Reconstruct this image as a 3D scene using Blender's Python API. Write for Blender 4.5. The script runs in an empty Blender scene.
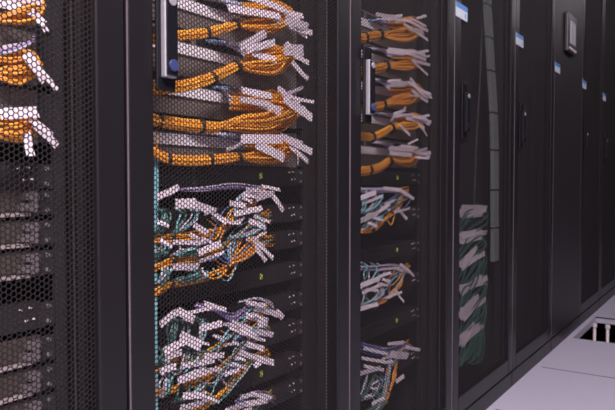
import bpy, bmesh, math, random
import numpy as np
from mathutils import Vector, Matrix

# ------------------------------------------------------------------ camera, world, lights, exposure
C = bpy.context.scene
COL = C.collection
FPX, CX, CY = 640.0, 307.5, 205.0
YAW, PITCH = math.atan(432 / 640), math.radians(1.97)
HC, DC = 0.76, 0.69                                   # lens height, distance to the rack fronts
CAM = Vector((0, -DC, HC))
FW = Vector((math.cos(YAW) * math.cos(PITCH), math.sin(YAW) * math.cos(PITCH), -math.sin(PITCH)))
RT = Vector((math.sin(YAW), -math.cos(YAW), 0))
UP = RT.cross(FW)
cd = bpy.data.cameras.new('camera')
cd.sensor_width = 36; cd.lens = FPX * 36 / 615; cd.clip_start = 0.01
cam = bpy.data.objects.new('camera', cd); COL.objects.link(cam)
M3 = Matrix((RT, UP, -FW)).transposed()
cam.matrix_world = Matrix.Translation(CAM) @ M3.to_4x4()
C.camera = cam

w = bpy.data.worlds.new('world'); C.world = w; w.use_nodes = True
w.node_tree.nodes['Background'].inputs[0].default_value = (0.55, 0.5, 0.6, 1)
w.node_tree.nodes['Background'].inputs[1].default_value = 0.15

C.view_settings.view_transform = 'Standard'
C.view_settings.look = 'None'
C.view_settings.gamma = 1
C.view_settings.use_curve_mapping = False
C.view_settings.exposure = 0.0
C.cycles.filter_width = 1.8                           # the photograph is a soft video frame

CEIL = 2.75
LAMPS = [(-0.5, -1.35, 280), (2.1, -1.35, 8), (4.5, -1.35, 16), (6.9, -1.35, 8)]   # ceiling panels along the aisle

def at(px, py, y):                                    # a pixel's ray met with the vertical plane Y = y
    d = FW * FPX + RT * (px - CX) + UP * (CY - py)
    t = (y - CAM.y) / d.y
    return CAM + d * t
def px2m(px, y):                                      # metres per vertical pixel there
    p = at(px, CY, y)
    return (p - CAM).dot(FW) / FPX

# ------------------------------------------------------------------ materials
def mat(name, col, rough=0.5, metal=0.0, spec=0.5, noise=0.0, scale=30, bump=0.0, emit=None, es=0):
    m = bpy.data.materials.new(name); m.use_nodes = True
    nt = m.node_tree; b = nt.nodes['Principled BSDF']
    b.inputs['Base Color'].default_value = (*col, 1)
    b.inputs['Roughness'].default_value = rough
    b.inputs['Metallic'].default_value = metal
    b.inputs['Specular IOR Level'].default_value = spec
    if noise or bump:
        tc = nt.nodes.new('ShaderNodeTexCoord'); n = nt.nodes.new('ShaderNodeTexNoise')
        n.inputs['Scale'].default_value = scale; n.inputs['Detail'].default_value = 3
        nt.links.new(tc.outputs['Object'], n.inputs['Vector'])
        if noise:
            r = nt.nodes.new('ShaderNodeMapRange')
            r.inputs[3].default_value = 1 - noise; r.inputs[4].default_value = 1 + noise
            nt.links.new(n.outputs['Fac'], r.inputs[0])
            v = nt.nodes.new('ShaderNodeVectorMath'); v.operation = 'SCALE'
            v.inputs[0].default_value = col
            nt.links.new(r.outputs[0], v.inputs['Scale'])
            nt.links.new(v.outputs[0], b.inputs['Base Color'])
        if bump:
            bp = nt.nodes.new('ShaderNodeBump'); bp.inputs['Strength'].default_value = bump
            bp.inputs['Distance'].default_value = 0.002
            nt.links.new(n.outputs['Fac'], bp.inputs['Height'])
            nt.links.new(bp.outputs[0], b.inputs['Normal'])
    if emit:
        b.inputs['Emission Color'].default_value = (*emit, 1)
        b.inputs['Emission Strength'].default_value = es
    return m

MAT = dict(
    paint=mat('black_rack_paint', (.008, .007, .0082), .36, spec=.2, noise=.12, scale=12),
    mesh=mat('black_mesh_steel', (.0105, .0085, .009), .5, spec=.13, noise=.1, scale=40),
    inner=mat('dark_inner_steel', (.025, .021, .0225), .6, noise=.1),
    rail=mat('dark_rail_steel', (.03, .026, .028), .5, noise=.1),
    switch=mat('charcoal_switch_metal', (.021, .018, .0185), .5, noise=.15, scale=60),
    brown=mat('brown_grey_grille', (.062, .045, .039), .6, noise=.3, scale=120),
    lip=mat('light_metal_lip', (.6, .5, .48), .35, .5, noise=.1),
    panelgrey=mat('patch_panel_grey', (.16, .13, .115), .55, noise=.15),
    strip=mat('white_label_strip', (.8, .74, .78), .6, noise=.12, scale=200),
    port=mat('black_port_plastic', (.006, .006, .007), .5, noise=.1),
    orange=mat('orange_fibre_jacket', (.95, .42, .045), .45, noise=.12, scale=25),
    orange2=mat('deep_orange_jacket', (.78, .30, .04), .45, noise=.12, scale=25),
    green=mat('teal_green_jacket', (.075, .165, .135), .45, noise=.15, scale=25),
    cyan=mat('pale_cyan_jacket', (.25, .55, .6), .45, noise=.12, scale=25),
    blue=mat('slate_blue_jacket', (.13, .17, .40), .45, noise=.12, scale=25),
    violet=mat('violet_jacket', (.28, .18, .40), .45, noise=.12, scale=25),
    greyc=mat('pale_grey_jacket', (.55, .5, .56), .45, noise=.12, scale=25),
    boot=mat('lavender_connector', (.62, .58, .72), .4, noise=.1),
    bootb=mat('blue_connector', (.12, .2, .36), .4, noise=.1),
    tag=mat('white_tag_paper', (.80, .68, .73), .6, noise=.06, scale=60),
    tie=mat('black_tie_strap', (.008, .007, .008), .6, noise=.1),
    silver=mat('brushed_silver', (.33, .315, .335), .35, .5, noise=.08, scale=80),
    gloss=mat('black_gloss_plastic', (.006, .006, .008), .25, spec=.25, noise=.05),
    lock=mat('blue_lock_cap', (.025, .035, .10), .3, noise=.1, scale=90),
    sticker=mat('sticker_white', (.45, .5, .55), .4, noise=.04),
    stickerb=mat('sticker_blue', (.04, .17, .42), .4, noise=.04),
    led=mat('green_led', (.4, .6, .1), .4, noise=.02, emit=(.6, .7, .08), es=.4),
    ledw=mat('pale_led', (.7, .6, .6), .4, noise=.02, emit=(.9, .65, .7), es=.35),
    floor=mat('lavender_floor_laminate', (.365, .345, .42), .4, noise=.03, scale=6, spec=.4),
    under=mat('concrete_subfloor', (.2, .18, .19), .8, noise=.2, scale=8),
    wall=mat('grey_wall_paint', (.30, .28, .32), .8, noise=.04, scale=5),
    wallw=mat('white_wall_paint', (.72, .69, .74), .8, noise=.04, scale=5),
    walld=mat('dark_wall_paint', (.07, .065, .075), .8, noise=.04, scale=5),
    ceiling=mat('white_ceiling_tile', (.6, .58, .62), .8, noise=.04, scale=9),
    lampframe=mat('lamp_frame', (.7, .7, .7), .4, noise=.03),
    lamp=mat('lamp_diffuser', (.8, .8, .8), .5, noise=.01, emit=(1, .94, 1), es=3),
    reflection=mat('grey_green_reflection', (.30, .34, .32), .5, noise=.08, scale=20),
    screen=mat('pale_screen', (.3, .29, .31), .25, noise=.05, emit=(.5, .47, .52), es=.12),
    bezel=mat('dark_bezel', (.03, .028, .032), .3, noise=.05),
    pipe=mat('pale_conduit', (.55, .5, .5), .45, noise=.08),
    cooler=mat('black_cooler_paint', (.014, .012, .0135), .45, spec=.2, noise=.1, scale=10),
    latch=mat('latch_grey', (.2, .17, .175), .4, .3, noise=.1),
    dgreyc=mat('dark_grey_jacket', (.10, .09, .10), .5, noise=.1),
    trim=mat('pale_steel_edge', (.22, .18, .20), .35, .5, noise=.3, scale=6),  # paler steel for the thin strips on door edges and stiffeners
    dgreen=mat('dark_green_jacket', (.05, .15, .115), .45, noise=.15, scale=25))

# ------------------------------------------------------------------ helpers
def make(name, vs, fs, m, parent=None, smooth=False, mats=None, midx=None):
    me = bpy.data.meshes.new(name)
    me.from_pydata([tuple(v) for v in vs], [], fs)
    for mm in (mats or [m]): me.materials.append(mm)
    if midx: me.polygons.foreach_set('material_index', midx)
    if smooth: me.polygons.foreach_set('use_smooth', [True] * len(me.polygons))
    me.update()
    o = bpy.data.objects.new(name, me); COL.objects.link(o)
    if parent: o.parent = parent
    return o
class MB:
    def __init__(s): s.v = []; s.f = []; s.m = []
    def add(s, vs, fs, mi=0):
        n = len(s.v); s.v += [tuple(v) for v in vs]
        s.f += [tuple(i + n for i in f) for f in fs]; s.m += [mi] * len(fs)
    def box(s, x0, x1, y0, y1, z0, z1, mi=0):
        s.add([(x0, y0, z0), (x1, y0, z0), (x1, y1, z0), (x0, y1, z0), (x0, y0, z1), (x1, y0, z1), (x1, y1, z1), (x0, y1, z1)],
              [(0, 3, 2, 1), (4, 5, 6, 7), (0, 1, 5, 4), (1, 2, 6, 5), (2, 3, 7, 6), (3, 0, 4, 7)], mi); return s
    def cyl(s, p, axis, r, h, n=14, mi=0, r2=None):
        ax = Vector(axis).normalized(); a = ax.orthogonal().normalized(); b = ax.cross(a); p = Vector(p)
        vs = [];
        for k, rr in ((0, r), (1, r if r2 is None else r2)):
            for i in range(n):
                t = 2 * math.pi * i / n
                vs.append(p + ax * h * k + (a * math.cos(t) + b * math.sin(t)) * rr)
        fs = [(i, (i + 1) % n, n + (i + 1) % n, n + i) for i in range(n)] + [tuple(range(n))[::-1], tuple(range(n, 2 * n))]
        s.add(vs, fs, mi); return s
    def build(s, name, m, parent=None, bevel=0, smooth=False, mats=None):
        o = make(name, s.v, s.f, m, parent, smooth, mats, s.m if mats else None)
        if bevel:
            b = o.modifiers.new('bevel', 'BEVEL'); b.width = bevel; b.segments = 3; b.limit_method = 'ANGLE'
            o.data.polygons.foreach_set('use_smooth', [True] * len(o.data.polygons))
            for p_ in o.data.polygons: p_.use_smooth = True
            wn = o.modifiers.new('wn', 'WEIGHTED_NORMAL'); wn.keep_sharp = False
        return o
def box(name, m, parent, x0, x1, y0, y1, z0, z1, bevel=0):
    return MB().box(x0, x1, y0, y1, z0, z1).build(name, m, parent, bevel)
def tag(o, label, cat, group=None):
    o['label'] = label; o['category'] = cat
    if group: o['group'] = group
    return o
def thing(name, loc, label, cat, group=None):
    o = bpy.data.objects.new(name, None); COL.objects.link(o); o.location = loc; o.empty_display_size = .05
    return tag(o, label, cat, group)
def structure(o): o['kind'] = 'structure'; return o
def dup(root, loc, label, group=None):
    r = root.copy(); COL.objects.link(r); r.location = loc; r['label'] = label
    if group: r['group'] = group
    for ch in root.children:
        c = ch.copy(); COL.objects.link(c); c.parent = r
        for g in ch.children:
            d = g.copy(); COL.objects.link(d); d.parent = c
    return r
def spline(pts, per=6):
    P = [np.array(p, float) for p in pts]
    P = [2 * P[0] - P[1]] + P + [2 * P[-1] - P[-2]]
    out = []
    for i in range(1, len(P) - 2):
        a, b, c_, d = P[i - 1], P[i], P[i + 1], P[i + 2]
        for k in range(per):
            t = k / per
            out.append(.5 * (2 * b + (c_ - a) * t + (2 * a - 5 * b + 4 * c_ - d) * t * t + (3 * b - a - 3 * c_ + d) * t ** 3))
    out.append(P[-2]); return out
def tube_geo(path, r, n=6):
    P = np.array(path); T = np.gradient(P, axis=0); T /= np.linalg.norm(T, axis=1)[:, None] + 1e-9
    ref = np.array((0.13, 1, 0.21)); vs = []; fs = []
    for i in range(len(P)):
        a = np.cross(T[i], ref); a /= np.linalg.norm(a) + 1e-9; b = np.cross(T[i], a)
        for k in range(n):
            t = 2 * math.pi * k / n; vs.append(P[i] + (a * math.cos(t) + b * math.sin(t)) * r)
    for i in range(len(P) - 1):
        for k in range(n):
            k2 = (k + 1) % n; fs.append((i * n + k, i * n + k2, (i + 1) * n + k2, (i + 1) * n + k))
    fs += [tuple(range(n))[::-1], tuple(range((len(P) - 1) * n, len(P) * n))]
    return vs, fs

# ------------------------------------------------------------------ the room
X0, P = 0.585, 0.60                                   # first rack boundary, rack pitch
XL, XR, YB, YW = -1.9, 8.6, 0.95, -2.44
TX0 = 2.715
f = MB()
nx0, nx1 = math.floor((XL - TX0) / P), math.ceil((XR - TX0) / P)
for i in range(nx0, nx1):
    for j in range(4):
        xa, xb = max(XL, TX0 + i * P), min(XR, TX0 + (i + 1) * P); yb = -.02 - .6 * j; ya = yb - .6
        if i == 1 and j == 0: continue
        f.box(xa + .005, xb - .005, ya + .005, yb - .005, -.035, 0); f.box(xa + .0005, xb - .0005, ya + .0005, yb - .0005, -.006, -.0006, 1)
f.box(XL, XR, -.0248, YB, -.035, 0)
structure(f.build('floor', None, mats=[MAT['floor'], MAT['port']]))
structure(box('subfloor', MAT['under'], None, XL, XR, YW, YB, -.47, -.42))
structure(box('wall_left', MAT['wallw'], None, XL - .1, XL, YW, YB, -.42, CEIL))
structure(box('wall_right', MAT['walld'], None, XR, XR + .1, YW, YB, -.42, CEIL))
structure(box('wall_front', MAT['walld'], None, XL, XR, YW - .1, YW, -.42, CEIL))
structure(box('wall_back', MAT['wall'], None, XL, XR, YB, YB + .1, -.42, CEIL))
structure(box('ceiling', MAT['ceiling'], None, XL, XR, YW, YB, CEIL, CEIL + .08))
for i, (lx, ly, pw) in enumerate(LAMPS):
    t = thing('ceiling_light', (lx, ly, CEIL - .03), 'white ceiling light panel above the aisle', 'light', 'ceiling lights')
    fr = MB()
    fr.box(-.6, .6, -.3, -.27, -.03, .03); fr.box(-.6, .6, .27, .3, -.03, .03)
    fr.box(-.6, -.57, -.27, .27, -.03, .03); fr.box(.57, .6, -.27, .27, -.03, .03)
    fr.build('light_frame', MAT['lampframe'], t)
    box('diffuser', MAT['lamp'], t, -.57, .57, -.27, .27, 0, .02)
    ld = bpy.data.lights.new('panel_light', 'AREA'); ld.shape = 'RECTANGLE'; ld.size = 1.12; ld.size_y = .5
    ld.energy = pw; ld.color = (1, .9, .95)
    lo = bpy.data.objects.new('panel_light', ld); COL.objects.link(lo); lo.parent = t; lo.location = (0, 0, -.035)

# ------------------------------------------------------------------ racks
DOORZ0, DOORZ1, FRW = .06, 2.0, .049
MZ0, MZ1 = .113, 1.94
def hex_panel():
    a = .007; cp = a * math.sqrt(3) / 2; R = a / math.sqrt(3); r = .0057 / math.sqrt(3); th = .0007
    W = P - 2 * FRW; nc = int(W / cp) + 1; nr = int((MZ1 - MZ0) / a) + 2
    ang = np.arange(6) * math.pi / 3
    hx, hz = np.cos(ang), np.sin(ang)
    ci, ri = np.meshgrid(np.arange(nc), np.arange(nr), indexing='ij')
    cx = (FRW + ci * cp).ravel(); cz = (MZ0 + ri * a + (ci % 2) * a / 2).ravel()
    n = len(cx); V = np.zeros((n, 18, 3), np.float32)
    for k, (rad, y) in enumerate(((R, 0), (r, 0), (r, th))):
        V[:, 6 * k:6 * k + 6, 0] = cx[:, None] + rad * hx; V[:, 6 * k:6 * k + 6, 2] = cz[:, None] + rad * hz
        V[:, 6 * k:6 * k + 6, 1] = y
    q = []
    for k in range(6):
        k2 = (k + 1) % 6
        q.append((k, k2, 6 + k2, 6 + k)); q.append((6 + k, 6 + k2, 12 + k2, 12 + k))
    F = (np.array(q, np.int32)[None] + (np.arange(n, dtype=np.int32) * 18)[:, None, None]).reshape(-1)
    me = bpy.data.meshes.new('perforated_panel'); nf = n * 12
    me.vertices.add(n * 18); me.vertices.foreach_set('co', V.ravel())
    me.loops.add(nf * 4); me.loops.foreach_set('vertex_index', F)
    me.polygons.add(nf); me.polygons.foreach_set('loop_start', np.arange(nf, dtype=np.int32) * 4)
    me.polygons.foreach_set('loop_total', np.full(nf, 4, np.int32))
    me.update(); me.validate(); me.materials.append(MAT['mesh'])
    return me
HEX = hex_panel()

def handle(door, hx=.066):
    hz0, hz1 = .910, 1.030
    hs = MB(); hs.box(hx - .016, hx + .020, -.006, .0, hz0 - .018, hz1 + .03)
    hs.build('handle_plate', MAT['gloss'], door, .002)
    hb = MB(); hb.box(hx - .010, hx + .012, -.016, -.006, hz0, hz1); hb.build('handle_lever', MAT['silver'], door, .002)
    fi = MB(); fi.box(hx - .0085, hx + .0125, -.0185, -.0155, hz0 + .003, hz1 - .002); fi.build('handle_face', MAT['gloss'], door, .001)
    hg = MB(); hg.cyl((hx + .002, -.0165, hz1 - .012), (0, -1, 0), .007, .004, 16); hg.build('handle_pivot', MAT['silver'], door, .001)
    lk = MB(); lk.cyl((hx + .002, -.0180, hz0 + .017), (0, -1, 0), .0085, .004, 18); lk.build('lock', MAT['lock'], door, .0008)
def sticker(door, z=1.258):
    s = MB()
    s.box(.003, .096, -.0012, 0.0, z, z + .042, 0); s.box(.003, .096, -.0016, -.0012, z + .027, z + .042, 1)
    s.box(.075, .083, -.0016, -.0012, z + .006, z + .020, 1)
    o = s.build('sticker', None, door, mats=[MAT['sticker'], MAT['stickerb']]); o['label'] = 'white door sticker with a blue top band'
def rack(label, mesh=True, lab=True):
    t = thing('server_rack', (0, 0, 0), label, 'server rack', 'row of black server racks')
    box('plinth', MAT['paint'], t, .003, .597, .0, .9, 0, .055, .002)
    box('roof', MAT['paint'], t, .003, .597, .034, .9, 1.985, 2.01)
    box('rear_panel', MAT['inner'], t, .003, .597, .89, .9, .056, 1.984)
    for x in (.003, .595): box('side_panel', MAT['inner'], t, x, x + .002, .034, .889, .056, 1.984)
    for x in (.006, .564): box('corner_post', MAT['inner'], t, x, x + .03, .034, .06, .056, 1.984)
    for x in (.040, .544): box('mounting_rail', MAT['rail'], t, x, x + .016, .084, .09, .056, 1.984)
    d = MB()
    d.box(.003, FRW, 0, .03, DOORZ0, DOORZ1); d.box(P - FRW, .597, 0, .03, DOORZ0, DOORZ1)
    d.box(FRW, P - FRW, 0, .03, DOORZ0, MZ0); d.box(FRW, P - FRW, 0, .03, MZ1, DOORZ1)
    door = d.build('door', MAT['paint'], t, .0035)
    box('edge_trim', MAT['trim'], door, .0028, .0037, .0012, .0035, DOORZ0 + .002, DOORZ1 - .002)
    if mesh:
        h = bpy.data.objects.new('perforated_panel', HEX); COL.objects.link(h); h.parent = door; h.location = (0, .006, 0)
        box('stiffener', MAT['trim'], door, .5195, .5215, .0085, .0095, MZ0, MZ1)
        handle(door)
    if lab: sticker(door)
    return t
NAMES = ['black server rack at the far left edge, only its right side showing',
         'black server rack with brightest orange bundles behind its mesh door, second from left',
         'black server rack with dim orange bundles, third from left',
         'black server rack with pale pink tag clusters and a grey reflection strip, fourth from left',
         'black server rack with an empty dark mesh door, just left of the cooling cabinet',
         None,
         'black server rack just right of the cooling cabinet with the screen',
         'second black server rack to the right of the cooling cabinet',
         'black server rack at the right edge of the photo']
r0 = rack(NAMES[0]); r0.location = (X0 - P, 0, 0)
BLACK = {}
for k, nm in enumerate(NAMES):
    if k == 0: continue
    if nm:
        rk = dup(r0, (X0 - P + k * P, 0, 0), nm)
        for ch in rk.children_recursive:
            if ch.name.startswith('sticker'): ch.location.z += {3: -.014, 4: .012}.get(k, 0)
            if k >= 3 and ch.name.startswith(('handle_lever', 'lock')):   # the farther racks have all-black handles
                ch.data = BLACK.setdefault(ch.data.name, ch.data.copy()) if ch.data.name not in BLACK else BLACK[ch.data.name]
                ch.data.materials[0] = MAT['gloss']
# cooling cabinet with the control screen
t = thing('cooling_cabinet', (X0 + 4 * P, 0, 0), 'solid black cooling cabinet with a small control screen in the rack row', 'cooling unit')
box('body', MAT['inner'], t, .003, .597, .034, .9, .056, 2.0)
box('plinth', MAT['paint'], t, .003, .597, .0, .9, 0, .055, .002)
pan = box('front_panel', MAT['cooler'], t, .003, .597, .0, .032, .06, 2.0, .0035)
box('edge_trim', MAT['trim'], pan, .0028, .0037, .0012, .0035, .062, 1.998)
sticker(pan, 1.256)
cp = MB(); cp.box(.17, .345, -.020, 0, 1.375, 1.555); cp = cp.build('control_panel', MAT['bezel'], t, .006)
sc = MB(); sc.box(.205, .315, -.022, -.0195, 1.415, 1.52); sc.build('screen', MAT['screen'], cp)
for k in range(4):
    b_ = MB(); b_.cyl((.20 + k * .04, -.020, 1.392), (0, -1, 0), .007, .004, 12); b_.build('button', MAT['lip'], cp)

# ------------------------------------------------------------------ equipment in the racks
def switch_proto(kind, label, group):
    t = thing('network_switch', (0, 0, 0), label, 'network switch', group)
    H = .036; hw = .22
    ms = MAT['switch']
    box('chassis', ms if kind != 'blade' else MAT['switch'], t, -hw, hw, .006, .38, 0, H)
    fm = MB(); fm.box(-hw, hw, 0, .006, 0, H); face = fm.build('faceplate', MAT['brown'] if kind == 'blade' else ms, t)
    for s in (-1, 1):
        e = MB(); e.box(s * .231 - .0105, s * .231 + .0105, -.002, .001, .002, H - .002)
        eo = e.build('ear', MAT['rail'], t)
        for z in (.008, .028):
            sr = MB(); sr.cyl((s * .231, -.002, z), (0, -1, 0), .0032, .002, 10); sr.build('screw', MAT['silver'], eo)
    if kind == 'blade':
        g = MB()
        for i in range(44):
            x = -.205 + i * .0092
            g.box(x, x + .0055, -.002, 0, .009, .032)
        g.build('grille', MAT['brown'], t)
        box('lip', MAT['lip'], t, -.215, .205, -.006, 0, .001, .0055)
        b = MB(); b.box(.190, .214, -.010, 0, .008, .018); b.box(.196, .214, -.012, 0, .022, .031); b.box(.203, .209, -.014, -.004, .006, .033)
        b.build('latch', MAT['latch'], t)
    else:
        for bk in range(2):
            g = MB()
            for i in range(8):
                for z in (.004, .019):
                    x = -.205 + bk * .125 + i * .0145
                    g.box(x, x + .0122, -.0015, 0, z, z + .0125)
            g.build('port_block', MAT['port'], t)
        l = MB(); l.box(.0945, .0980, -.003, 0, .014, .025); l.build('status_light', MAT['led'], t)
        l = MB()
        for (x, z) in ((.19, .027), (.204, .028), (.198, .012), (.209, .013)): l.box(x, x + .0035, -.0015, 0, z, z + .0022)
        l.build('port_light', MAT['ledw'], t)
    return t
RC = [X0 - P / 2 + k * P for k in range(9)]           # rack centre lines
YS = .083
def zpx(px, py, y=YS): return at(px, py, y).z

blade = None
ydn = [(20, 217), (20, 248), (20, 279), (20, 367), (20, 398), (20, 429)]
nmz = ['topmost of three grey-brown blade switches above the gap in leftmost rack', 'middle of three grey-brown blade switches above the gap in leftmost rack',
       'lowest of three grey-brown blade switches above the gap in leftmost rack', 'topmost grey-brown blade switch below the port panel in leftmost rack',
       'second grey-brown blade switch below the port panel in leftmost rack', 'third grey-brown blade switch below the port panel in leftmost rack']
for (x, y), nm in zip(ydn, nmz):
    z = zpx(x, y)
    if blade is None:
        blade = switch_proto('blade', nm, 'blade switches in the leftmost rack'); blade.location = (RC[0], YS, z)
    else: dup(blade, (RC[0], YS, z), nm)
LEDS = {1: [(260, 186), (262, 286), (262, 383)], 2: [(392, 185), (391, 258), (390, 330)]}
ORD = ['topmost', 'second', 'third']
sw = None
for k, nm in ((1, 'second rack from left'), (2, 'third rack from left')):
    for j, (x, y) in enumerate(LEDS[k]):
        lb = f'black switch with a green status light, {ORD[j]} such in {nm}'
        if sw is None: sw = switch_proto('switch', lb, 'network switches'); sw.location = (RC[k], YS, zpx(x, y))
        else: dup(sw, (RC[k], YS, zpx(x, y)), lb)
# switches without a green light, behind the tangles
plain = dup(sw, (RC[1], YS, zpx(262, 224)), 'black network switch hidden behind the cable tangle in second rack, upper one')
for ch in list(plain.children):
    if ch.name.startswith('status_light'): bpy.data.objects.remove(ch)
dup(plain, (RC[0], YS, zpx(10, 190)), 'black network switch with pale port lights below the orange bundles of leftmost rack')
dup(plain, (RC[0], YS, zpx(10, 334)), 'black network switch between the two stacks of blade switches in leftmost rack')
dup(plain, (RC[1], YS, zpx(262, 252)), 'black network switch hidden behind the cable tangle in second rack, lower one')
dup(plain, (RC[1], YS, zpx(262, 318)), 'black network switch behind the lower tangle in second rack, upper one')
dup(plain, (RC[1], YS, zpx(262, 348)), 'black network switch behind the lower tangle in second rack, lower one')
dup(plain, (RC[1], YS, zpx(262, 412)), 'black network switch at the photo bottom in second rack')
dup(plain, (RC[2], YS, zpx(390, 222)), 'black network switch behind the upper green tangle in third rack')
dup(plain, (RC[2], YS, zpx(390, 292)), 'black network switch behind the middle green tangle in third rack')
dup(plain, (RC[2], YS, zpx(390, 375)), 'black network switch behind the lowest tangle in third rack')

# fibre patch panels: brown-grey face over a white label strip
def panel_proto(label):
    t = thing('patch_panel', (0, 0, 0), label, 'patch panel', 'fibre patch panels')
    box('housing', MAT['switch'], t, -.22, .22, .006, .25, -.004, .040)
    box('faceplate', MAT['panelgrey'], t, -.22, .22, 0, .006, -.032, .038)
    box('label_strip', MAT['strip'], t, -.218, .09, -.004, 0, -.002, .016)
    for bk in range(3):
        g = MB()
        for i in range(8):
            x = -.2 + bk * .12 + i * .0135; g.box(x, x + .011, -.002, 0, .019, .032)
        g.build('port_block', MAT['port'], t)
    for s in (-1, 1):
        box('ear', MAT['rail'], t, s * .231 - .0105, s * .231 + .0105, -.002, .001, -.03, .036)
    return t
YP = .083
pp = None
PAN = {0: [(10, -8), (10, 52), (10, 112)], 1: [(182, 4), (182, 49), (198, 94), (156, 138)],
       2: [(362, 22), (362, 54), (362, 86), (362, 118), (362, 150)]}
WHICH = {0: 'leftmost rack', 1: 'second rack from left', 2: 'third rack from left'}
ORD5 = ['topmost', 'second', 'third', 'fourth', 'fifth']
for k in PAN:
    for j, (x, y) in enumerate(PAN[k]):
        nm = f'grey fibre patch panel with white strip, {ORD5[j]} from the top in {WHICH[k]}'
        loc = (RC[k], YP, zpx(x, y, YP) - .007)
        if pp is None: pp = panel_proto(nm); pp.location = loc
        else: dup(pp, loc, nm)

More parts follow.
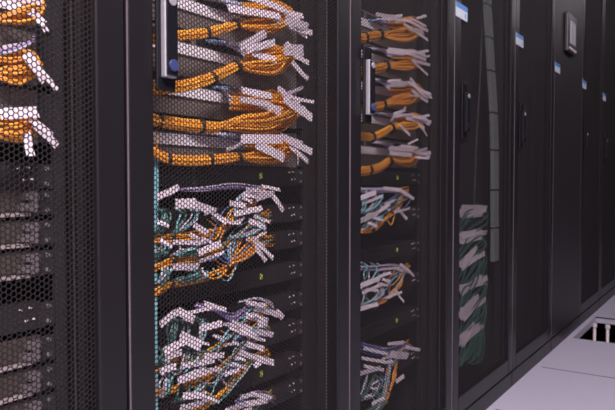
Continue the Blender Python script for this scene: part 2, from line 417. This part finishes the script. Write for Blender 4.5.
# ------------------------------------------------------------------ cable bundles
MIND = .0165
class Bundle:
    def __init__(s, label, ref, seed, group, name='cable_bundle'):
        s.rng = random.Random(seed)
        s.o = at(*ref); s.root = thing(name, s.o, label, 'cable bundle', group)
    def L(s, pts): return [np.array(p) - np.array(s.o) for p in pts]
    def strand(s, col, n, pts, r=.0016, jit=1.0, per=6):
        """pts: (px, py, depth, spread_px[, spread_x_px])"""
        for i in range(n):
            an = s.rng.uniform(0, 2 * math.pi); rr = math.sqrt((i + .5) / n)
            a, b = rr * math.cos(i * 2.4), rr * math.sin(i * 2.4); c_ = s.rng.uniform(-1, 1)
            w = []
            for q in pts:
                px, py, d, sp = q[:4]; sx = q[4] if len(q) > 4 else sp * .3
                dd = max(MIND + r, d + b * sp * px2m(px, d) * .7)
                w.append(at(px + c_ * sx + s.rng.gauss(0, .25) * jit, py + a * sp + s.rng.gauss(0, .25) * jit, dd))
            m = s.rng.choice(col) if isinstance(col, (list, tuple)) else col
            vs, fs = tube_geo(spline(s.L(w), per), r)
            make('cable', vs, fs, MAT[m], s.root, True)
    def fan(s, n, T, box_, ports, cols=('orange', 'orange', 'orange2'), r=.0016, tail=(), trad=5, d0=.034):
        x0, yt, x1, yb = box_; Wd, Hh = x1 - x0, yb - yt; R = s.rng
        for i in range(n):
            rr = math.sqrt((i + .5) / n); a, b = rr * math.cos(i * 2.4), rr * math.sin(i * 2.4)
            l = (i + .5) / n; l2 = R.random()
            pts = []
            for ti, (x, y) in enumerate(tail):
                pts.append(at(x, y + a * trad, max(MIND + r, d0 + (.024 if ti == 0 else 0) + b * trad * px2m(x, d0) * .7)))
            pts.append(at(T[0], T[1] + a * trad * .8, d0 + b * trad * px2m(T[0], d0) * .6))
            yb_ = yb - l * .55 * Hh; xr = x1 - l2 * .22 * Wd; yt_ = yt + l * .42 * Hh + R.uniform(-.04, .04) * Hh
            db = .020 + .03 * R.random()
            pts.append(at(x0 + .22 * Wd, .35 * T[1] + .65 * yb_ + R.gauss(0, .5), d0 + (db - d0) * .5))
            pts.append(at(x0 + .55 * Wd, yb_ + R.gauss(0, .4), db))
            pts.append(at(x0 + .86 * (xr - x0), yb_ - .12 * Hh, db + .004))
            pts.append(at(xr, (yb_ + yt_) / 2 - .06 * Hh, db + .008))
            pts.append(at(x0 + .80 * (xr - x0), yt_ - .02 * Hh, db + .014))
            pts.append(at(x0 + .40 * Wd, yt_ + .05 * Hh, db + .022))
            u = .35 + .65 * (i + R.random()) / n
            px, py = ports[0][0] + (ports[1][0] - ports[0][0]) * u, ports[0][1] + (ports[1][1] - ports[0][1]) * u
            py -= 6 * (740 - px) / 530
            pts.append(at(x0 + .12 * Wd, yt_ + .02 * Hh, db + .024))
            vs, fs = tube_geo(spline(s.L(pts), 6), r)
            make('cable', vs, fs, MAT[R.choice(cols)], s.root, True)
            k = (x1 - x0) / 60
            lead = [pts[-1], at(.5 * (px + 9 * k + x0), .5 * (yt_ + py), .062), at(px + 7 * k, py + .3, .073), at(px, py, .0795)]
            lead[0] = Vector(lead[0]) + Vector((.0004, -.0004, 0))
            make('lead', *tube_geo(spline(s.L(lead), 5), r * 1.05), MAT[R.choice(['greyc', 'boot', 'boot', 'blue'])], s.root, True)
            c0, c1 = at(px + 7 * k, py + .3, .073), at(px, py, .0795)
            bt = tube_geo(s.L([c1, c1.lerp(c0, .6), c0 + (c0 - c1) * .5, c0 + (c0 - c1) * 1.1]), r * 1.9)
            make('connector', *bt, MAT[R.choice(['boot', 'boot', 'bootb'])], s.root, True)
    def tie(s, p, dirx, r_px, d=.034, wd=.0055):
        c_ = at(p[0], p[1], d); q = at(p[0] + dirx[0], p[1] + dirx[1], d); ax = (q - c_).normalized()
        rr = r_px * px2m(p[0], d); n = 16; a = ax.orthogonal().normalized(); b = ax.cross(a); vs = []; fs = []
        prof = [(-.5, .96), (-.38, 1.12), (.38, 1.12), (.5, .96), (.5, .6), (-.5, .6)]
        for (h, k) in prof:
            for i in range(n):
                t = 2 * math.pi * i / n
                v = a * math.cos(t) + b * math.sin(t)
                v = Vector((v.x, v.y * .85, v.z))
                vs.append(c_ + ax * wd * h + v * rr * k - Vector(s.o))
        m_ = len(prof)
        for j in range(m_):
            for i in range(n):
                fs.append((j * n + i, j * n + (i + 1) % n, ((j + 1) % m_) * n + (i + 1) % n, ((j + 1) % m_) * n + i))
        make('cable_tie', vs, fs, MAT['tie'], s.root, True)
    def tags(s, items, d=.022, tilt=.35):
        for it in items:
            x0, y0, x1, y1, wpx = it[:5]; R = s.rng
            dd = max(.0185, (it[5] if len(it) > 5 else d) + R.uniform(-.003, .003))
            A, B = at(x0, y0, dd + .003), at(x1, y1, dd)
            ax = (B - A).normalized(); tl = R.uniform(-tilt, tilt)
            nrm = Vector((0, -1, 0)) - ax * ax.dot(Vector((0, -1, 0))); nrm.normalize()
            wv = ax.cross(nrm); nrm2 = (nrm * math.cos(tl) + wv * math.sin(tl)); wv = ax.cross(nrm2)
            hw = wpx * px2m(x0, dd) * .6; th = .0004; bow = R.uniform(-.0025, .0025)
            vs = []; fs = []; K = 5
            for k in range(K + 1):
                t = k / K; p = A.lerp(B, t) + nrm2 * bow * math.sin(math.pi * t) - Vector(s.o)
                for (u, v) in ((-1, -1), (1, -1), (1, 1), (-1, 1)): vs.append(p + wv * hw * u + nrm2 * th * v)
            for k in range(K):
                for j in range(4):
                    j2 = (j + 1) % 4; fs.append((4 * k + j, 4 * k + j2, 4 * k + 4 + j2, 4 * k + 4 + j))
            fs += [(3, 2, 1, 0), (4 * K, 4 * K + 1, 4 * K + 2, 4 * K + 3)]
            make('name_tag', vs, fs, MAT['tag'], s.root)

def fibre(label, group, seed, T, tail, ties, box_, ports, tags, n=16, trad=5, r=.0016, cols=('orange', 'orange', 'orange2'), extra=0):
    b = Bundle(label, (T[0], T[1], .034), seed, group)
    b.fan(n, T, box_, ports, cols, r, tail, trad)
    tl = list(tail) + [T]
    for p in ties:
        best = min(range(len(tl) - 1), key=lambda i: abs((tl[i][0] + tl[i + 1][0]) / 2 - p[0]))
        dx = (tl[best + 1][0] - tl[best][0], tl[best + 1][1] - tl[best][1])
        b.tie(p, dx, trad * 1.12)
    b.tags([(q[0], q[1], q[2], q[3], q[4] * (.6 if extra else 1)) for q in tags])
    if extra:                                         # more small tags on the loops' right ends
        x0, yt, x1, yb = box_; R_ = b.rng
        for q in range(extra):
            xs = x1 - R_.uniform(6, 20) * (x1 - x0) / 45; ys_ = R_.uniform(yt, .4 * yt + .6 * yb)
            b.tags([(xs, ys_, xs + R_.uniform(9, 15), ys_ + R_.uniform(-3, 9), 2.2)])
        for q in range(3):
            xs = x0 + R_.uniform(-2, 10); ys_ = yt + R_.uniform(-1, 6)
            b.tags([(xs, ys_, xs + R_.uniform(10, 18), ys_ + R_.uniform(-4, 4), 2.4)])
    return b

G = 'orange fibre bundles'
def nm(j, k, extra=''): return f'orange fibre cable bundle with white tags, {ORD5[j]} from the top in {WHICH[k]}'
# leftmost rack
fibre(nm(0, 0), G, 1, (-6, 22), [(-45, 24), (-25, 23)], [], (-6, -6, 46, 24), ((-30, 4), (5, 10)),
      [(0, 3, 34, 12, 8), (38, 10, 47, 32, 7), (34, 14, 44, 24, 7), (10, -2, 42, 2, 6)], n=18, trad=6)
ba = fibre(nm(1, 0), G, 2, (-6, 72), [(-45, 76), (-25, 74)], [], (-8, 50, 42, 84), ((-30, 56), (5, 60)),
      [(24, 55, 44, 82, 8), (36, 66, 57, 90, 6), (28, 52, 40, 70, 6), (2, 48, 30, 44, 4)], n=20, trad=7)
ba.strand(['greyc', 'violet', 'greyc'], 5, [(-20, 54, .03, 2), (2, 53, .024, 2), (16, 50, .022, 2), (28, 44, .024, 2), (33, 38, .03, 1)], .0015, 2)
fibre(nm(2, 0), G, 3, (-6, 134), [(-45, 139), (-25, 136)], [], (-8, 112, 40, 142), ((-30, 112), (5, 116)),
      [(0, 114, 38, 112, 10), (34, 124, 57, 146, 6), (30, 119, 52, 136, 6), (26, 132, 31, 156, 7)], n=20, trad=7)
# second rack
fibre(nm(0, 1), G, 11, (236, 25), [(146, 41), (170, 37), (190, 35), (208, 33)], [(207, 33), (236, 25)], (234, 2, 297, 33), ((182, 0), (226, 9)),
      [(228, 8, 280, 16, 7), (246, -4, 284, 10, 7), (262, 12, 280, 22, 6), (284, 12, 303, 16, 5), (285, 20, 308, 27, 7), (289, 25, 312, 33, 5), (296, 28, 307, 37, 3), (283, 8, 300, 20, 4)],
      n=20, trad=5)
fibre(nm(1, 1), G, 12, (236, 67), [(146, 89), (170, 88), (190, 85), (212, 78)], [(213, 79), (237, 67)], (238, 46, 297, 75), ((190, 45), (234, 51)),
      [(240, 47, 266, 33, 7), (246, 50, 275, 42, 6), (252, 52, 276, 60, 7), (284, 50, 303, 50, 9), (288, 46, 303, 57, 6), (294, 55, 309, 63, 4), (292, 62, 308, 79, 4), (287, 46, 290, 44, 6)],
      n=20, trad=6)
fibre(nm(2, 1), G, 13, (218, 127), [(140, 118), (157, 120), (180, 124), (200, 126)], [(159, 120), (201, 126)], (220, 92, 302, 134), ((198, 92), (240, 96)),
      [(242, 90, 272, 96, 6), (240, 99, 268, 104, 5), (258, 102, 281, 112, 7), (281, 92, 306, 110, 6), (284, 98, 312, 118, 8), (290, 97, 314, 102, 3), (278, 88, 300, 104, 5), (288, 93, 303, 87, 3)],
      n=24, trad=6)
fibre(nm(3, 1), G, 14, (238, 157), [(140, 148), (153, 152), (168, 159), (190, 161), (212, 160)], [(168, 159), (210, 160), (238, 157)], (238, 136, 296, 164), ((160, 136), (232, 141)),
      [(241, 139, 282, 139, 8), (256, 144, 284, 158, 8), (285, 138, 312, 152, 6), (290, 146, 308, 162, 5), (296, 150, 298, 165, 3), (226, 150, 242, 143, 3), (280, 136, 302, 144, 5)],
      n=20, trad=5)
# third rack
kw = dict(r=.0018, extra=3)
fibre(nm(0, 2), G, 21, (381, 35), [(352, 39), (364, 38), (372, 36)], [(365, 38), (380, 35)], (382, 17, 424, 42), ((362, 24), (376, 26)),
      [(376, 14, 398, 18, 5), (392, 16, 412, 22, 5), (406, 20, 428, 31, 4), (404, 24, 428, 40, 4), (410, 18, 426, 26, 3)], n=14, trad=4.5, **kw)
fibre(nm(1, 2), G, 22, (386, 66), [(352, 73), (362, 71), (374, 69)], [(386, 66)], (387, 50, 426, 70), ((364, 52), (380, 54)),
      [(388, 49, 414, 52, 5), (396, 51, 414, 55, 4), (414, 58, 430, 56, 3), (412, 60, 430, 65, 4), (414, 62, 428, 75, 3), (406, 52, 426, 60, 4)], n=14, trad=4.5, **kw)
fibre(nm(2, 2), G, 23, (383, 105), [(352, 112), (362, 109), (372, 107)], [(383, 105)], (385, 82, 424, 106), ((364, 82), (380, 86)),
      [(390, 84, 406, 84, 8), (408, 82, 430, 96, 5), (412, 90, 428, 102, 4), (410, 78, 420, 92, 4), (416, 88, 431, 94, 4)], n=14, trad=4.5, **kw)
fibre(nm(3, 2), G, 24, (392, 127), [(350, 135), (360, 136), (372, 137), (383, 133)], [(372, 137), (391, 128)], (392, 113, 426, 130), ((362, 116), (384, 119)),
      [(391, 120, 406, 108, 5), (400, 125, 410, 135, 4), (406, 118, 431, 122, 5), (412, 116, 428, 120, 5), (418, 124, 427, 136, 3)], n=12, trad=4.5, **kw)
fibre(nm(4, 2), G, 25, (390, 160), [(350, 171), (360, 171), (369, 170), (380, 167)], [(369, 170), (389, 161)], (391, 146, 422, 166), ((362, 145), (386, 148)),
      [(389, 148, 414, 150, 6), (390, 153, 412, 155, 6), (410, 150, 431, 153, 5), (412, 148, 430, 157, 4), (408, 144, 418, 139, 3)], n=14, trad=4.5, **kw)

# --- mixed copper tangles
GT = 'mixed copper cable tangles'
MIX = ['green', 'green', 'cyan', 'greyc']
OR = ['orange', 'orange', 'orange2']
def row(label, seed, tail, mid, head, hang, tags, ties, port, n=7, rad=4.0, r=.0014, extra=(), d=.036, ng=9, cols=OR, tw=1):
    """tail -> mid -> head: the tied run; hang: (x0,x1,ytop,xbot,ybot) loops of green cable under a tag"""
    b = Bundle(label, (mid[0][0], mid[0][1], d), seed, GT)
    run = [(x, y, d + (.02 if ti == 0 else 0), rad) for ti, (x, y) in enumerate(tail + mid + head)]
    b.strand(cols, n, run + [(port[0] - 4, port[1], .06, rad * 1.6), (port[0], port[1] - 1, .078, rad * 1.5)], r, 3)
    for (x0, x1, yt, xb, yb) in hang:
        cxm = (x0 + x1) / 2; sx = (x1 - x0) / 2
        b.strand(MIX, ng, [(cxm - 3, yt - 4, .060, 2, sx * 1.1), (cxm + 3, yt, .034, 2, sx), (cxm + 1, yt + (yb - yt) * .45, .026, 3, sx * 1.05),
                          (xb + 1, yb - 2, .030, 3, sx * .5), (xb - 6, yb + 1, .038, 2, sx * .3)], r, 3.5)
    for e in extra: b.strand(*e, 2.5)
    for (p, dx) in ties: b.tie(p, dx, rad * 1.25, d)
    R_ = b.rng; xr = port[0]; xl = mid[0][0] - 14 if rad > 3.5 else 360
    for q in range(6):                                # loose single cables wandering through the tangle
        u = R_.random(); xa = xl + (xr - xl) * .55 * u; i_ = min(int(u * len(mid)), len(mid) - 1); ya = mid[i_][1] - R_.uniform(0, 16)
        xm = (xa + xr) / 2 + R_.uniform(-8, 8); ym = (ya + port[1]) / 2 + R_.uniform(-6, 14)
        b.strand(R_.choice(['greyc', 'cyan', 'orange', 'orange2', 'blue', 'green']), 1,
                 [(xa, ya, .034, 0), (xa + (xm - xa) * .5, ya + R_.uniform(2, 12), .030, 0), (xm, ym, .029, 0), ((xm + xr) / 2 + 5, port[1] + R_.uniform(-2, 9), .03, 0), (xr + R_.uniform(-6, 3), port[1] + R_.uniform(-3, 3), .076, 0)], r * .85, 3)
    for q in range(5):
        u = R_.random(); xa = xl + 4 + (xr - xl - 16) * u; ya = mid[0][1] + (port[1] - mid[0][1]) * u + R_.uniform(-14, 3)
        Lq = R_.uniform(9, 16) * (1 if rad > 3.5 else .8); an = R_.uniform(-.6, .5)
        b.tags([(xa, ya, xa + Lq * math.cos(an), ya + Lq * math.sin(an), R_.uniform(2.2, 3.4) * tw)], .0205)
    b.tags([(*q[:4], q[4] * tw * .95) for q in tags], .0205)
    return b
S2 = 'in second rack from left'
row('upper tangle with tagged green loops and orange run, top row ' + S2, 31, [(146, 244), (158, 240), (172, 238)], [(196, 236), (218, 231)],
    [(228, 222), (240, 213), (252, 203)], [(176, 198, 212, 178, 232), (158, 168, 214, 160, 232)],
    [(157, 197, 179, 187, 6), (175, 204, 196, 203, 9), (190, 203, 213, 211, 7), (157, 222, 169, 227, 4), (194, 225, 208, 233, 5), (230, 203, 246, 206, 5), (247, 190, 272, 194, 5), (256, 199, 274, 193, 5), (273, 196, 283, 211, 4), (262, 186, 280, 190, 3)],
    [((172, 238), (10, -1)), ((226, 224), (6, -6))], (266, 192), n=9,
    extra=[(['cyan', 'blue', 'greyc'], 5, [(236, 224, .03, 2), (236, 210, .028, 2), (240, 198, .03, 2), (256, 190, .04, 3), (268, 192, .077, 3)], .0013),
           (['greyc', 'violet'], 5, [(180, 190, .06, 2), (205, 189, .045, 2), (235, 187, .04, 3), (262, 189, .06, 3)], .0013)])
row('upper tangle with tagged green loops and orange run, middle row ' + S2, 32, [(146, 272), (158, 266), (172, 261)], [(196, 258), (214, 254)],
    [(224, 246), (238, 236), (253, 224)], [(176, 200, 246, 178, 256), (158, 168, 246, 160, 256)],
    [(173, 242, 201, 243, 4), (198, 253, 221, 243, 6), (160, 240, 172, 247, 4), (212, 212, 226, 222, 5), (234, 214, 262, 208, 5), (249, 221, 266, 228, 5), (254, 216, 270, 222, 3)],
    [((173, 261), (10, -1)), ((222, 247), (6, -5))], (270, 216), n=9,
    extra=[(['cyan', 'greyc'], 4, [(230, 238, .028, 2), (250, 234, .024, 3), (262, 226, .024, 3), (256, 214, .03, 2), (266, 214, .077, 3)], .0013)])
row('upper tangle with tagged green loops and orange run, lowest row ' + S2, 33, [(146, 300), (157, 291), (170, 284)], [(196, 279), (222, 270)],
    [(230, 264), (240, 255), (253, 242)], [(174, 204, 272, 178, 282), (158, 168, 268, 159, 284)],
    [(172, 267, 199, 266, 6), (202, 268, 206, 276, 3), (253, 245, 266, 261, 4), (257, 243, 273, 258, 5), (246, 238, 264, 246, 4)],
    [((171, 284), (10, -2)), ((225, 268), (8, -5))], (272, 240), n=9,
    extra=[(['orange', 'orange2', 'greyc'], 5, [(230, 264, .03, 2), (244, 258, .024, 4), (254, 250, .022, 4), (250, 236, .03, 3), (266, 236, .077, 3)], .0013),
           (['cyan', 'greyc'], 2, [(231, 240, .03, 1), (229, 252, .028, 1), (231, 266, .03, 1)], .0013)])
row('lower tangle with blue strands and wide white tags, top row ' + S2, 34, [(146, 374), (160, 366), (176, 362)], [(200, 356), (222, 343)],
    [(230, 337), (240, 329), (250, 318)], [(164, 186, 322, 172, 348), (196, 206, 322, 200, 345)],
    [(160, 325, 179, 311, 7), (178, 311, 194, 320, 7), (200, 329, 222, 323, 6), (164, 352, 187, 340, 7), (180, 336, 201, 346, 10), (204, 303, 226, 310, 4), (246, 302, 266, 306, 4), (255, 308, 279, 315, 5), (246, 315, 267, 321, 6), (276, 311, 283, 318, 5), (188, 313, 212, 308, 3)],
    [((178, 362), (10, -3)), ((228, 339), (6, -5))], (268, 308), n=9,
    extra=[(['blue', 'violet', 'greyc'], 7, [(196, 306, .05, 3), (216, 310, .034, 3), (232, 318, .03, 4), (250, 308, .034, 4), (266, 304, .077, 3)], .0014),
           (['greyc', 'blue'], 4, [(238, 302, .03, 2), (256, 298, .026, 2), (270, 304, .026, 2), (274, 316, .028, 2)], .0013)])
row('lower tangle with blue strands and wide white tags, middle row ' + S2, 35, [(146, 398), (160, 393), (178, 388)], [(204, 379), (222, 366)],
    [(232, 358), (242, 350), (254, 338)], [(180, 206, 352, 184, 372), (158, 170, 352, 162, 366)],
    [(182, 366, 215, 360, 5), (204, 356, 224, 355, 5), (165, 358, 182, 352, 6), (240, 331, 256, 336, 6), (255, 331, 273, 335, 5), (232, 322, 252, 330, 5), (247, 344, 264, 349, 5), (258, 324, 268, 322, 7)],
    [((180, 387), (10, -4)), ((230, 360), (6, -5))], (268, 330), n=9,
    extra=[(['blue', 'cyan'], 6, [(232, 344, .03, 2), (238, 336, .026, 3), (252, 330, .026, 3), (262, 328, .04, 2), (268, 328, .077, 2)], .0014)])
row('lower tangle with blue strands and wide white tags, lowest row ' + S2, 36, [(146, 432), (164, 424), (186, 414)], [(206, 405), (226, 390)],
    [(236, 380), (244, 370), (252, 358)], [(176, 206, 382, 182, 400), (160, 170, 376, 163, 396)],
    [(178, 381, 206, 371, 7), (183, 396, 206, 395, 6), (204, 372, 216, 368, 4), (256, 358, 274, 363, 6), (254, 366, 260, 362, 5), (240, 352, 256, 358, 5), (160, 372, 176, 366, 6)],
    [((188, 413), (10, -5)), ((234, 383), (5, -6))], (268, 354), n=9)
row('small cable tangle at the photo bottom ' + S2, 37, [(200, 452), (214, 440)], [(226, 428), (236, 418)],
    [(244, 408), (254, 400), (262, 396)], [(240, 262, 398, 246, 412)],
    [(240, 398, 256, 393, 4), (246, 404, 268, 400, 5), (252, 394, 272, 398, 4), (224, 412, 246, 404, 6), (180, 408, 204, 402, 6)],
    [((232, 422), (5, -6))], (272, 396), n=6, extra=[(['blue', 'violet'], 5, [(236, 404, .03, 2), (250, 396, .028, 3), (264, 394, .03, 3), (274, 402, .05, 3)], .0013)])
S3 = 'in third rack from left'
row('green and white cable tangle just under the orange bundles, ' + S3, 41, [(350, 232), (362, 231), (372, 229)], [(378, 226), (386, 219)],
    [(392, 212), (398, 206), (402, 200)], [(362, 380, 194, 366, 212), (362, 380, 214, 368, 228)],
    [(360, 198, 376, 192, 6), (362, 204, 382, 196, 4), (360, 221, 378, 213, 7), (384, 188, 402, 190, 4), (400, 190, 414, 199, 4), (398, 208, 407, 219, 4), (394, 212, 410, 208, 3), (378, 212, 390, 204, 4)],
    [((372, 229), (10, -2)), ((382, 222), (6, -5))], (408, 192), n=8, rad=3, tw=.75, r=.0017,
    extra=[(['blue', 'greyc', 'violet'], 7, [(360, 190, .04, 3), (376, 190, .034, 3), (392, 190, .03, 3), (404, 193, .04, 3), (410, 195, .077, 2)], .0016),
           (['green', 'blue'], 6, [(374, 204, .03, 4), (384, 206, .028, 5), (396, 200, .028, 4), (404, 194, .06, 3)], .0016)])
row('green and white cable tangle in the middle, ' + S3, 42, [(350, 312), (362, 308), (374, 304)], [(384, 300), (392, 294)],
    [(398, 288), (402, 282), (404, 274)], [(362, 382, 268, 366, 286), (362, 382, 290, 366, 304)],
    [(360, 286, 380, 278, 6), (362, 293, 382, 284, 4), (360, 309, 378, 304, 5), (378, 270, 400, 268, 3), (400, 264, 414, 276, 4), (394, 268, 410, 272, 4), (396, 290, 404, 302, 4), (386, 298, 402, 292, 3)],
    [((386, 299), (6, -4))], (408, 268), n=8, rad=3, tw=.75, r=.0017, cols=['orange', 'orange2', 'greyc'],
    extra=[(['blue', 'greyc', 'violet'], 8, [(360, 268, .04, 3), (376, 268, .034, 3), (392, 266, .03, 3), (404, 270, .04, 3), (410, 272, .077, 2)], .0016)])
row('green and white cable tangle at the bottom, ' + S3, 43, [(352, 432), (368, 420), (378, 409)], [(386, 398), (391, 388)],
    [(394, 376), (396, 366), (398, 354)], [(362, 384, 376, 366, 398), (362, 384, 398, 366, 414)],
    [(359, 374, 380, 368, 6), (362, 358, 386, 362, 4), (364, 348, 388, 354, 4), (390, 354, 408, 356, 9), (406, 347, 420, 350, 4), (396, 382, 404, 376, 5), (372, 404, 384, 398, 4), (388, 344, 404, 342, 4), (364, 366, 384, 370, 4)],
    [((389, 393), (3, -8))], (408, 346), n=8, rad=3, tw=.75, r=.0017,
    extra=[(['violet', 'greyc', 'blue'], 10, [(358, 346, .045, 4), (374, 350, .034, 5), (390, 352, .03, 5), (402, 346, .04, 3), (410, 347, .077, 2)], .0016),
           (['dgreen', 'greyc', 'green'], 8, [(388, 360, .03, 4), (388, 376, .028, 5), (386, 392, .03, 4), (380, 410, .04, 3)], .0016)])
# fourth rack: tag clusters over hanging green cable
D6 = [(211, 209, 489), (236, 233, 487), (268, 252, 485), (291, 279, 489), (316, 299, 486), (343, 324, 484)]
ORD6 = ORD5 + ['lowest']
for j, (ya, yb, xe) in enumerate(D6):
    b = Bundle(f'pale tag cluster over dark green cables, {ORD6[j]} from the top in fourth rack' if j < 5 else 'pale tag cluster over dark green cables, lowest one in fourth rack',
               (470, ya, .035), 60 + j, 'tag clusters in the fourth rack')
    xm = (459 + xe) / 2
    b.strand('dgreen', 9, [(xe - 16, yb - 3, .06, 3), (xe - 6, yb, .04, 3, 5), (xm, (ya + yb) / 2 + 3, .03, 4, 10), (466, ya + 9, .03, 5, 5), (462, ya + 15, .035, 3, 4), (459, ya + 22, .04, 2, 2)], .0022)
    b.strand('dgreen', 6, [(xe - 6, yb + 2, .05, 3), (xe - 3, yb + 10, .03, 4, 4), (xm + 4, ya + 14, .03, 5, 6), (470, ya + 19, .035, 3, 4)], .0022)
    it = []
    for q in range(8):
        t_ = q / 7; o_ = b.rng.uniform(-2, 2)
        it.append((459 + t_ * 5, ya + o_ - 4 + 8 * b.rng.random(), xe - 6 + b.rng.uniform(-6, 6), yb + o_ - 3 + 6 * b.rng.random(), 5))
    b.tags(it, .026)
# fourth rack: door reflection built as grey segments, and a loose cable beside it
t = thing('reflection_strip', at(496, 262, .02), 'tall grey strip standing in for a door reflection, inside the fourth rack', 'reflection strip')
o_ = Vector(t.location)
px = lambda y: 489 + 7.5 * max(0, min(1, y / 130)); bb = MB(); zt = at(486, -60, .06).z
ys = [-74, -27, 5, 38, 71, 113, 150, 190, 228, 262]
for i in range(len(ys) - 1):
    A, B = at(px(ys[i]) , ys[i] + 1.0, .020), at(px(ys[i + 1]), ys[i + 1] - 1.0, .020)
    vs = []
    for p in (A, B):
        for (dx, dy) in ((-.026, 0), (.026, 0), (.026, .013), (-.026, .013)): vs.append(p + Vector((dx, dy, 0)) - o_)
    make('reflection_segment', vs, [(3, 2, 1, 0), (4, 5, 6, 7), (0, 1, 5, 4), (1, 2, 6, 5), (2, 3, 7, 6), (3, 0, 4, 7)], MAT['reflection'], t)
b = Bundle('thin slack cable hanging left of the grey reflection strip in the fourth rack', (478, 200, .05), 70, None, 'slack_cable')
b.root['category'] = 'cable'
b.strand('dgreyc', 1, [(483, -40, .05, 0), (482, 20, .05, 0), (480, 80, .05, 0), (477, 130, .05, 0), (474, 205, .05, 0)], .0028)
# vertical run beside the left post of the second rack
b = Bundle('upright run of cyan and orange cables beside the left post of second rack', (157, 400, .05), 71, None, 'vertical_cable_run')
b.strand('orange', 1, [(155.5, y, .042, 0, 1) for y in range(130, 520, 26)], .0015, 1.4)
b.strand('cyan', 3, [(156, y, .040, .5, 1.3) for y in range(150, 520, 26)], .0015, 1.4)

# ------------------------------------------------------------------ conduits in the floor opening
def floor_ray(px, py, x):
    d = FW * FPX + RT * (px - CX) + UP * (CY - py); return CAM + d * ((x - CAM.x) / d.x)
for i, (x, y) in enumerate(((3.86, floor_ray(594.6, 328, 3.86).y), (3.86, floor_ray(607.7, 328, 3.86).y))):
    t = thing('conduit', (x, y, -.42), ['pale conduit standing in the floor opening, the one nearer the racks', 'pale conduit standing in the floor opening, the one farther from the racks'][i], 'pipe', 'conduits under the floor')
    c_ = MB(); c_.cyl((0, 0, .012), (0, 0, 1), .008, .36, 16); c_.build('pipe', MAT['pipe'], t, smooth=True)
    c_ = MB(); c_.cyl((0, 0, 0), (0, 0, 1), .03, .012, 16); c_.build('base_flange', MAT['rail'], t)
    c_ = MB(); c_.cyl((0, 0, .372), (0, 0, 1), .013, .02, 16); c_.build('cap', MAT['pipe'], t)
